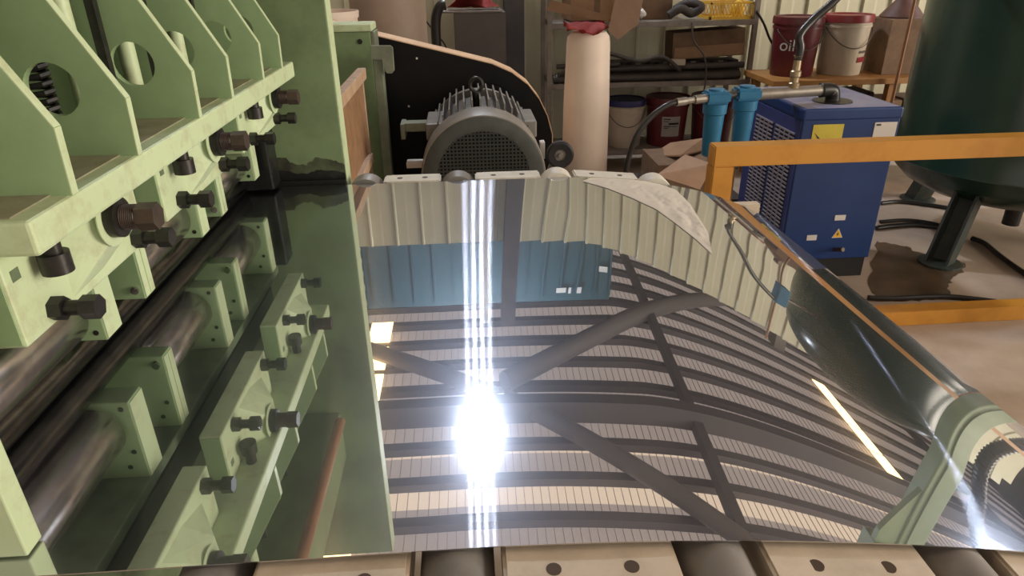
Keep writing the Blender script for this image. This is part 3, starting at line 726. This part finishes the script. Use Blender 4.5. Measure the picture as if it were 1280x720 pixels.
# middle board: tilted long box, tools, pipes
carton('long_box', (1.43,4.80,.772), (1.93,5.00,.948), 'cardboard_dark', 'long brown box lying tilted above the pipes on the rack', 0, -.05)
s = nb(); hull(s, [(1.44,4.795,.765),(1.925,4.795,.79),(1.925,4.795,.865),(1.44,4.795,.84),(1.44,4.798,.765),(1.925,4.798,.79),(1.925,4.798,.865),(1.44,4.798,.84)]); 
top('box_sleeve', s, 'cardboard', 'lighter brown sleeve on the front of the long rack box', 'cardboard')
tr_ = thing('socket_tray', 'dark slotted tool tray standing on the middle rack board', 'tray', (1.25,4.9,.635))
obj('tray_body', bx((.78,4.86,.635), (1.92,5.02,.745)), 'dark_clutter', tr_)
for i in range(17): obj('tray_slot', bx((.80+i*.065,4.855,.675), (.835+i*.065,4.861,.745)), 'slot' if i % 3 else 'shelf_steel', tr_)
for i, (y_, z_, r_, x0, x1) in enumerate(((4.735,.662,.026,.60,1.89),(4.79,.664,.028,.62,1.90),(4.76,.715,.022,.70,1.92),(4.725,.745,.016,.62,1.05))):
    s = nb(); cyl(s, (x0,y_,z_), (x1,y_,z_+(.01 if i else 0)), r_, n=14); top('steel_pipe', s, 'pipe_stack', ['dull brown pipe jutting past the rack end','dark pipe lying behind the front pipe on the rack','thin dark pipe resting on the other pipes','short thin pipe at the rack end by the pale roll'][i], 'pipe', 'pipes on the rack', smooth=True)
s = nb(); box(s, (1.40,4.72,.735), (1.50,4.76,.775), .004); top('small_box', s, 'white_bucket', 'small white box lying on the rack pipes', 'box')

def bucket(loc, r, h, body, lid, label, handle=True, oil=None, lidname='lid', group='oil buckets'):
    t = thing('oil_bucket', label, 'bucket', loc, 0, group)
    s = nb(); lathe(s, [(r*.84,0),(r*.86,.004),(r*.96,h*.80),(r*1.0,h*.80),(r*1.0,h*.84),(r*.965,h*.845),(r*.975,h*.93)], (0,0,0), 40); obj('bucket_body', s, body, t, smooth=True, world=False)
    s = nb(); lathe(s, [(r*.985,h*.875),(r*1.035,h*.88),(r*1.04,h*.97),(r*1.02,h),(r*.95,h*.995),(r*.93,h*.975),(.0001,h*.975)], (0,0,0), 40); obj(lidname, s, lid, t, smooth=True, world=False)
    if handle:
        s = nb(); pts = [Vector((r*1.03*math.cos(t_), r*1.03*math.sin(t_), h*.80-h*.42*math.sin((t_-math.radians(195))/math.radians(150)*PI)*.8)) for t_ in [math.radians(195+150*i/16) for i in range(17)]]
        tube(s, pts, .003, 6, curve=False); obj('wire_handle', s, 'wire', t, smooth='all', world=False)
    return t
def decal(par, r, a0, a1, z0, z1, m, name='printed_label', n=8, taper=0.0):
    s = nb(); A = []; B = []
    for i in range(n+1):
        t = math.radians(a0+(a1-a0)*i/n)
        A.append(s.verts.new(((r)*math.cos(t), (r)*math.sin(t), z0))); B.append(s.verts.new(((r+taper)*math.cos(t), (r+taper)*math.sin(t), z1)))
    for i in range(n): s.faces.new((A[i], A[i+1], B[i+1], B[i]))
    bmesh.ops.solidify(s, geom=list(s.faces), thickness=-.0008)
    return obj(name, s, m, par, world=False)
zl = .17
b1 = bucket((1.135,4.87,zl), .140, .33, 'white_bucket', 'blue_lid', 'dirty white bucket with dark blue lid on bottom rack board')
b2 = bucket((1.445,4.87,zl), .152, .34, 'red_bucket', 'red_bucket', 'dark red bucket with white printed label on bottom rack board', False)
decal(b2, .145, -118, -68, .08, .22, 'white_label', taper=.006)
for k, (a0, a1, z0, z1) in enumerate(((-114,-96,.20,.207),(-114,-100,.185,.190),(-100,-72,.165,.178),(-112,-94,.150,.156),(-112,-100,.138,.143),(-92,-74,.150,.154))):
    decal(b2, .1485+(z0-.08)/.14*.006*1.0, a0, a1, z0, z1, 'dark_print', 'print_mark', 5)
b3 = bucket((1.78,4.87,zl), .155, .34, 'red_bucket', 'red_bucket', 'dark red bucket half hidden behind the blue filters on bottom rack board')
decal(b3, .148, -125, -105, .07, .22, 'white_label', taper=.004)

s = nb(); tube(s, [P(946,14,Y=4.69),P(955,30,Y=4.72),P(962,48,Y=4.73),P(972,68,Y=4.74),P(976,100,Y=4.76)], .008, 6); top('hanging_cable', s, 'hose', 'black cable hanging from the rack towards the red bucket', 'cable', smooth='all')
s = nb(); tube(s, [(.62,4.66,.70),(.78,4.65,.79),(.95,4.655,.83),(1.15,4.65,.78),(1.32,4.66,.80),(1.45,4.66,.71)], .014, 8); top('coiled_hose', s, 'pipe_stack', 'dark hose looping over the front of the rack pipes', 'hose', smooth='all')
s = nb(); tube(s, [(1.50,4.665,1.015),(1.52,4.66,.90),(1.60,4.655,.80),(1.63,4.66,.66),(1.62,4.66,.50)], .006, 6); top('dangling_wire', s, 'wire', 'thin wire dangling down across the middle of the rack', 'wire', smooth='all')
# ================================================================== BENCH RIGHT
bn = thing('orange_bench', 'orange brown timber bench carrying large oil buckets', 'bench', (2.55,4.4,0))
obj('bench_top', bx((1.90,4.20,.665), (4.3,4.69,.70), .003), 'bench', bn)
for x in (1.98, 2.70, 4.2): obj('leg', bx((x-.03,4.24,0), (x+.02,4.29,.665)), 'bench', bn); obj('leg', bx((x-.03,4.62,0), (x+.02,4.67,.665)), 'bench', bn)
obj('lower_shelf', bx((1.92,4.3,.20), (4.28,4.70,.225)), 'dark_clutter', bn)
B1 = bucket((2.115,4.45,.70), .150, .355, 'red_bucket', 'red_bucket', 'large dark red oil bucket on the orange bench', True, group='buckets on the bench')
text('bucket_lettering', 'oil', .10, 'white_mark', B1, (-.098,-.106,.19), (PI/2,0,math.radians(-42)))
decal(B1, .150, -45, -38, .07, .20, 'white_label', 'label_strip', taper=.004)
B2 = bucket((2.435,4.46,.70), .152, .36, 'white_bucket', 'red_lid', 'large dirty white bucket with red lid on the orange bench', True, group='buckets on the bench')
decal(B2, .1385, -72, -36, .080, .112, 'red_print', 'red_print_band', taper=.002)
decal(B2, .1415, -70, -40, .135, .150, 'shelf_steel', 'grey_print_line', taper=.001)
cb = thing('open_carton', 'brown open cardboard box behind the tank on the orange bench', 'box', (2.83,4.48,.70))
s = nb(); box(s, (-.17,-.14,0), (.17,.14,.33), .003); obj('box_body', s, 'cardboard_dark', cb, world=False)
s = nb(); box(s, (-.171,-.1415,.15), (.171,-.1395,.155)); obj('fold_line', s, 'cardboard_dark', cb, world=False)
s = nb(); lathe(s, [(.13,0),(.13,.01),(.03,.13),(.028,.24),(.02,.24)], (2.80,4.48,1.031), 28); top('brown_funnel', s, 'funnel', 'brown cone shaped funnel standing on the open carton', 'funnel', smooth=True)
s = nb(); cyl(s, (2.66,4.16,0), (2.66,4.16,2.3), .010); top('copper_pipe_upright', s, 'copper', 'thin brown copper pipe standing upright before the bench', 'pipe', smooth=True)
random.seed(11)
for i in range(5):  # dark clutter enlarged to stand in for the shadow under the bench top
    x = 2.05+i*.2; h = .26+.12*random.random()
    s = nb(); box(s, (x,4.32,.226), (x+.185,4.56,.226+h), .008); top('filler_tin', s, ['dark_clutter','red_bucket','dark_clutter','cardboard_dark','red_bucket'][i], ['dark low tin on the lower bench shelf by the rack','dark red tin on the lower bench shelf','dark tall tin between the red tins on lower bench shelf','dull brown carton on the lower bench shelf','dark red tin at the tank end of lower bench shelf'][i], 'tin')

# ================================================================== AIR DRIER
DX0, DX1, DY0, DY1, DZ = 1.445, 1.880, 2.85, 3.42, .805
dr = thing('air_drier', 'blue refrigerated air drier cabinet with louvred side', 'air drier', ((DX0+DX1)/2,3.1,0))
obj('cabinet_body', bx((DX0,DY0,.10), (DX1,DY1,DZ-.02), .006), 'drier_blue', dr)
obj('base_plinth', bx((DX0+.01,DY0+.015,0), (DX1-.01,DY1-.01,.10)), 'black_plastic', dr)
lid = obj('top_cover', bx((DX0-.004,DY0-.004,DZ-.05), (DX1+.004,DY1+.004,DZ), .008), 'drier_blue', dr)
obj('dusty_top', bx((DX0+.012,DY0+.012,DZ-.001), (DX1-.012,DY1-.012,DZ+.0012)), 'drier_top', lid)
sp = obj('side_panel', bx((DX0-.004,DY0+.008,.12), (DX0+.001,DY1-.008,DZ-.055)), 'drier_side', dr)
for k in range(2):
    ya = DY0+.045+k*.225; yb = ya+.195; za, zc = .20, .69
    obj('louver_recess', bx((DX0-.0055,ya,za), (DX0-.0035,yb,zc)), 'slot', dr)
    n = 26; s = nb()
    for i in range(n+1):
        zz = za+(zc-za)*i/n; box(s, (DX0-.010,ya,zz-.0035), (DX0-.0045,yb,zz+.0035))
    for i in range(1,4): yy = ya+(yb-ya)*i/4; box(s, (DX0-.010,yy-.003,za), (DX0-.0045,yy+.003,zc))
    lv = obj('louver_slats', s, 'slat', dr); lv['kind'] = 'stuff'
def face_label(name, px, m, par, y=DY0):
    q = [P(x, yv, Y=y) for x, yv in px]; xs = [p.x for p in q]; zs = [p.z for p in q]
    return obj(name, bx((min(xs),y-.0022,min(zs)), (max(xs),y-.0002,max(zs))), m, par)
face_label('yellow_sticker', ((1017,156),(1050,182)), 'yellow_label', dr)
face_label('white_sticker', ((1094,153),(1116,178)), 'white_label', dr, DY0)
face_label('print_mark', ((1096,155),(1101,157)), 'dark_print', dr, DY0-.002)
face_label('small_plate', ((1044,269),(1056,275)), 'white_label', dr)
face_label('small_plate', ((1009,294),(1020,300)), 'white_label', dr)
q = P(1047,292,Y=DY0)
s = nb(); prism(s, [(q.x-.026,q.z-.02),(q.x+.026,q.z-.02),(q.x,q.z+.026)], .0012, 'y', DY0-.0016); wt = obj('warning_triangle', s, 'white_label', dr)
s = nb(); prism(s, [(q.x-.021,q.z-.017),(q.x+.021,q.z-.017),(q.x,q.z+.020)], .001, 'y', DY0-.0024); obj('triangle_face', s, 'tri_yellow', wt)
s = nb(); prism(s, [(q.x-.004,q.z-.012),(q.x+.006,q.z-.001),(q.x+.001,q.z-.001),(q.x+.003,q.z+.010),(q.x-.006,q.z-.003),(q.x-.001,q.z-.003)], .001, 'y', DY0-.0031); obj('warning_symbol', s, 'dark_print', wt)
s = nb(); prism(s, [(p.x,p.z) for p in (P(1018,166,Y=DY0),P(1025,181,Y=DY0),P(1032,181,Y=DY0))][:3], .0006, 'y', DY0-.003); obj('print_mark', s, 'dark_print', dr)
q = P(1043,312,Y=DY0); s = nb(); cyl(s, q+Vector((0,.0,0)), q+Vector((.012,-.05,.02)), .010, n=12); obj('drain_valve', s, 'rust', dr, smooth=True)

# pipework above drier
pz = .857
pi_ = thing('air_pipe', 'galvanised air pipe with elbow entering the drier top', 'pipe', (1.45,3.0,DZ))
obj('straight_pipe', cyl(nb(), (1.215,2.93,pz), (1.595,3.0,pz), .024, n=20), 'galv', pi_, smooth=True)
s = nb(); tube(s, [(1.575,2.997,pz),(1.605,3.002,pz),(1.632,3.006,pz-.006),(1.642,3.008,pz-.03),(1.643,3.008,DZ)], .031, 16); obj('elbow', s, 'black_steel', pi_, smooth='all')
s = nb(); lathe(s, [(.085,0),(.085,.004),(.034,.006)], (1.643,3.008,DZ+.001), 30); obj('pipe_flange', s, 'black_steel', pi_, smooth=True)
s = nb(); lathe(s, [(.022,0),(.024,.02),(.018,.025),(.018,.045),(.023,.05),(.023,.07),(.017,.075),(.016,.13),(.021,.135)], (1.435,2.97,pz+.018), 16); obj('hose_fitting', s, 'brass', pi_, smooth=True)
s = nb(); q0 = Vector((1.435,2.97,pz+.135)); tube(s, [q0,q0+Vector((.004,0,.05)),P(1000,44,Y=2.98),P(1017,24,Y=3.0),P(1042,2,Y=3.01),(1.70,3.03,1.35),(1.86,3.06,1.435),(1.90,3.07,1.445)], .017, 12); obj('air_hose', s, 'hose', pi_, smooth='all')
s = nb(); box(s, (1.89,3.04,1.29), (1.975,3.11,1.47), .01); obj('blue_valve', s, 'filter_blue', pi_)
obj('tank_nipple', cyl(nb(), (1.97,3.08,1.40), (2.288,3.183,1.40), .016), 'galv', pi_, smooth=True)
# filters
def afilter(px0, px1, ptop, pbot, Yv, label):
    a = P(px0, ptop+6, Y=Yv); b = P(px1, ptop+6, Y=Yv); r = (b.x-a.x)/2; cxx = (a.x+b.x)/2; zt = P((px0+px1)/2, ptop, Y=Yv).z; zb2 = P((px0+px1)/2, pbot, Y=Yv).z+.01
    t = thing('air_filter', label, 'air filter', (cxx,Yv,zb2), 0, 'blue air filters')
    s = nb(); prism(s, [(cxx-r,Yv-r*.8),(cxx+r,Yv-r*.8),(cxx+r,Yv+r*.8),(cxx-r,Yv+r*.8)], .050, 'z', zt-.054); bmesh.ops.bevel(s, geom=list(s.edges), offset=.010, segments=2, affect='EDGES'); obj('filter_head', s, 'filter_blue', t, smooth=True)
    s = nb(); lathe(s, [(r*.55,zb2),(r*.66,zb2+.006),(r*.80,zt-.10),(r*.93,zt-.095),(r*.95,zt-.055),(r*.98,zt-.054)], (cxx,Yv,0), 32); obj('filter_bowl', s, 'filter_blue', t, smooth=True)
    s = nb(); lathe(s, [(r*.6,zt-.006),(r*.6,zt+.004),(r*.3,zt+.006)], (cxx,Yv,0), 24); obj('filter_cap', s, 'filter_blue', t, smooth=True)
    s = nb(); cyl(s, (cxx,Yv,zb2-.022), (cxx,Yv,zb2+.002), .007); obj('drain_nipple', s, 'black_steel', t)
    return cxx, zt
fx1, fz1 = afilter(880,911,112,197,2.82,'bright blue air filter with hose connected at its side')
fx2, fz2 = afilter(918,949,108,185,2.90,'bright blue air filter coupled to the galvanised pipe')
s = nb(); cyl(s, (fx1+.045,2.83,.872), (fx2-.045,2.89,.872), .017, n=14); top('pipe_coupling', s, 'black_steel', 'short black coupling between the two blue filters', 'coupling', smooth=True)
hs = thing('air_hose', 'black air hose arching down from the first blue filter', 'hose', (.85,2.78,.5))
s = nb(); a = P(880,123,Y=2.80); b = P(845,128,Y=2.76)
cyl(s, a+Vector((.01,0,0)), a.lerp(b,.35), .018, n=12); cyl(s, a.lerp(b,.3), a.lerp(b,.7), .013, n=8); cyl(s, a.lerp(b,.65), b, .017, n=12); obj('fitting', s, 'galv', hs)
s = nb(); tube(s, [b+(a-b)*.15, P(835,131,Y=2.75), P(815,145,Y=2.74), P(798,166,Y=2.73), P(788,190,Y=2.73), P(782,218,Y=2.73), P(778,260,Y=2.75), P(776,330,Y=2.8)], .0115, 12); obj('hose', s, 'hose', hs, smooth='all')

# cardboard on the floor behind the table
ob = thing('flattened_carton', 'light brown open cardboard box standing below the blue filters', 'box', (.98,3.1,0))
c4 = [P(857,195,Y=2.95), P(891,207,Y=2.86), P(875,237,Y=2.80), P(822,220,Y=2.86)]
s = nb(); hull(s, c4+[p+Vector((.0,.006,.006)) for p in c4]); obj('front_flap', s, 'cardboard_light', ob)
c5 = [P(812,196,Y=3.25), P(838,180,Y=3.3), P(880,174,Y=3.3), P(884,188,Y=3.2), P(850,196,Y=3.0)]
s = nb(); hull(s, c5+[p+Vector((0,.004,.006)) for p in c5]); obj('back_flap', s, 'cardboard', ob)
s = nb(); box(s, (.86,2.96,0), (1.22,3.26,.55)); obj('box_body', s, 'cardboard_dark', ob)
s = nb(); box(s, (.63,3.7,0), (1.6,4.3,.12)); top('dark_crate', s, 'dark_clutter', 'dark low crate lying before the metal rack', 'crate')
s = nb(); q = P(838,207,Y=3.6); hull(s, [(.85,3.75,.125),(1.15,3.72,.125),(1.2,3.95,.128),(.92,4.0,.126),(.85,3.75,.13),(1.15,3.72,.13),(1.2,3.95,.133),(.92,4.0,.131)]); top('grey_board', s, 'shelf_steel', 'flat grey board lying on the dark low crate', 'board')

# ================================================================== TANK
TC = (2.85, 3.30); TR = .57
tk = thing('air_tank', 'large dark green upright compressed air tank on short legs', 'tank', (TC[0],TC[1],0))
prof = [(.0001,.20),(.10,.203),(.25,.225),(.40,.265),(.50,.315),(.555,.37),(.57,.42),(.573,.425),(.57,.43),(.57,1.62)]
for i in range(1, 9): t = i/8*PI/2; prof.append((max(.57*math.cos(t), .0001), 1.62+.36*math.sin(t)))
s = nb(); lathe(s, prof, (TC[0],TC[1],0), 72); obj('tank_shell', s, 'tank', tk, smooth=True)
for ang in (213, 333, 93):
    t = math.radians(ang); c, sn = math.cos(t), math.sin(t)
    def q3(r, off, z): return (TC[0]+c*r-sn*off, TC[1]+sn*r+c*off, z)
    s = nb()
    hull(s, [q3(r,o,z) for (r,z) in ((.44,.36),(.60,.0)) for o in (-.055,-.043)] + [q3(r,o,z) for (r,z) in ((.52,.36),(.68,.0)) for o in (-.055,-.043)])
    hull(s, [q3(r,o,z) for (r,z) in ((.44,.36),(.60,.0)) for o in (.043,.055)] + [q3(r,o,z) for (r,z) in ((.52,.36),(.68,.0)) for o in (.043,.055)])
    hull(s, [q3(r,o,z) for (r,z) in ((.43,.36),(.59,.0),(.442,.36),(.602,.0)) for o in (-.055,.055)])
    lg = obj('leg', s, 'tank_leg', tk)
    s = nb(); lathe(s, [(.10,0),(.10,.010),(.09,.012)], q3(.62,0,.001), 24); obj('foot_plate', s, 'tank_leg', lg)
s = nb(); cyl(s, (TC[0]+.0,TC[1]-.10,.10), (TC[0],TC[1]-.10,.24), .04); obj('drain_pipe', s, 'black_steel', tk)
# weld seam
s = nb(); pts = [(TC[0]+.571*math.cos(t), TC[1]+.571*math.sin(t), 1.62) for t in [2*PI*i/60 for i in range(61)]]
tube(s, pts, .006, 6, curve=False); obj('weld_seam', s, 'tank', tk, smooth='all')

# ================================================================== ORANGE FRAME
fr = thing('orange_guard_rail', 'orange painted square tube guard frame in front of the drier', 'guard rail', (1.6,2.42,0), 0)
rz_ = math.radians(0.4)
def rail_y(x): return 2.36+(x-.93)*math.tan(rz_)
def bar(x0, x1, z0, z1, nm):
    s = nb(); hull(s, [(x, rail_y(x)+dy, z) for x in (x0,x1) for dy in (0,.07) for z in (z0,z1)])
    bmesh.ops.bevel(s, geom=list(s.edges), offset=.004, segments=2, affect='EDGES'); return obj(nm, s, 'orange', fr)
bar(.888, 3.9, .708, .783, 'top_rail'); bar(.888, .968, .0, .71, 'post'); bar(3.82, 3.9, .0, .71, 'post'); bar(2.62, 2.70, .066, .71, 'post'); bar(.968, 3.82, .0, .066, 'bottom_rail')

# floor stains and hoses
def stain(pts, label, seed):
    random.seed(seed); cx_ = sum(p.x for p in pts)/len(pts); cy_ = sum(p.y for p in pts)/len(pts)
    ring = smooth_pts([Vector((p.x,p.y,0)) for p in pts]+[Vector((pts[0].x,pts[0].y,0))], 6)[:-1]
    ring = [p+Vector((random.uniform(-.012,.012), random.uniform(-.012,.012), .0015)) for p in ring]
    s = nb(); A = [s.verts.new(p) for p in ring]; B = [s.verts.new(p-Vector((0,0,.0012))) for p in ring]
    s.faces.new(A); s.faces.new(B[::-1])
    for i in range(len(A)): s.faces.new((A[i],A[(i+1)%len(A)],B[(i+1)%len(B)],B[i]))
    return top('oil_stain', s, 'stain', label, 'stain')
stain([P(x,y,Z=0) for x,y in ((1096,302),(1130,308),(1150,316),(1205,330),(1195,345),(1185,358),(1180,372),(1130,376),(1098,372),(1088,345))], 'dark wet stain spreading on the floor below the tank leg', 2)
for i, (pts, r, lb) in enumerate((
    (((1085,372),(1110,373),(1160,371),(1190,371),(1220,374),(1245,377)), .012, 'dark hose lying along the floor behind the bottom orange rail'),
    (((1215,298),(1232,305),(1250,320),(1275,338),(1310,360)), .014, 'thick black cable curving over the floor past the tank leg'),
    (((1100,277),(1130,275),(1160,278),(1200,288)), .010, 'black hose looping between drier and tank'),
    (((1095,285),(1120,282),(1150,281),(1190,287)), .014, 'thick black hose lying behind the tank leg'),
    (((1100,254),(1125,252),(1160,256),(1200,262)), .012, 'black hose on the floor far behind the tank'))):
    s = nb(); tube(s, [P(x,y,Z=r+.001) for x,y in pts], r, 8); top('floor_hose', s, 'hose', lb, 'hose', 'floor hoses', smooth='all')

# ================================================================== pale green machine out of frame (seen mirrored in the bowed edge)
gm = thing('green_gantry', 'pale green steel column with gusset arm and black corrugated hose', 'column', (2.43,2.16,0))
obj('upright', bx((2.37,2.13,0), (2.53,2.22,2.30), .008), 'foot_green', gm)
obj('face_strip', bx((2.41,2.122,.0), (2.47,2.13,2.30), .002), 'foot_green', gm)
s = nb(); hull(s, [(x,y_,z) for (x,z) in ((2.37,2.30),(2.37,1.85),(2.24,2.30),(2.24,2.22)) for y_ in (2.14,2.17)]); obj('gusset', s, 'foot_green', gm)
obj('head_beam', bx((2.24,2.10,2.30), (3.6,2.24,2.45), .008), 'foot_green', gm)
pts = smooth_pts([(3.30,2.45,2.32),(3.22,2.5,2.1),(3.20,2.55,1.75),(3.26,2.6,1.25),(3.36,2.62,.70),(3.40,2.62,.3),(3.42,2.62,.03)], 14)
s = nb(); tube(s, pts, .045, 14, curve=False, rib=.10); obj('corrugated_hose', s, 'hose', gm)
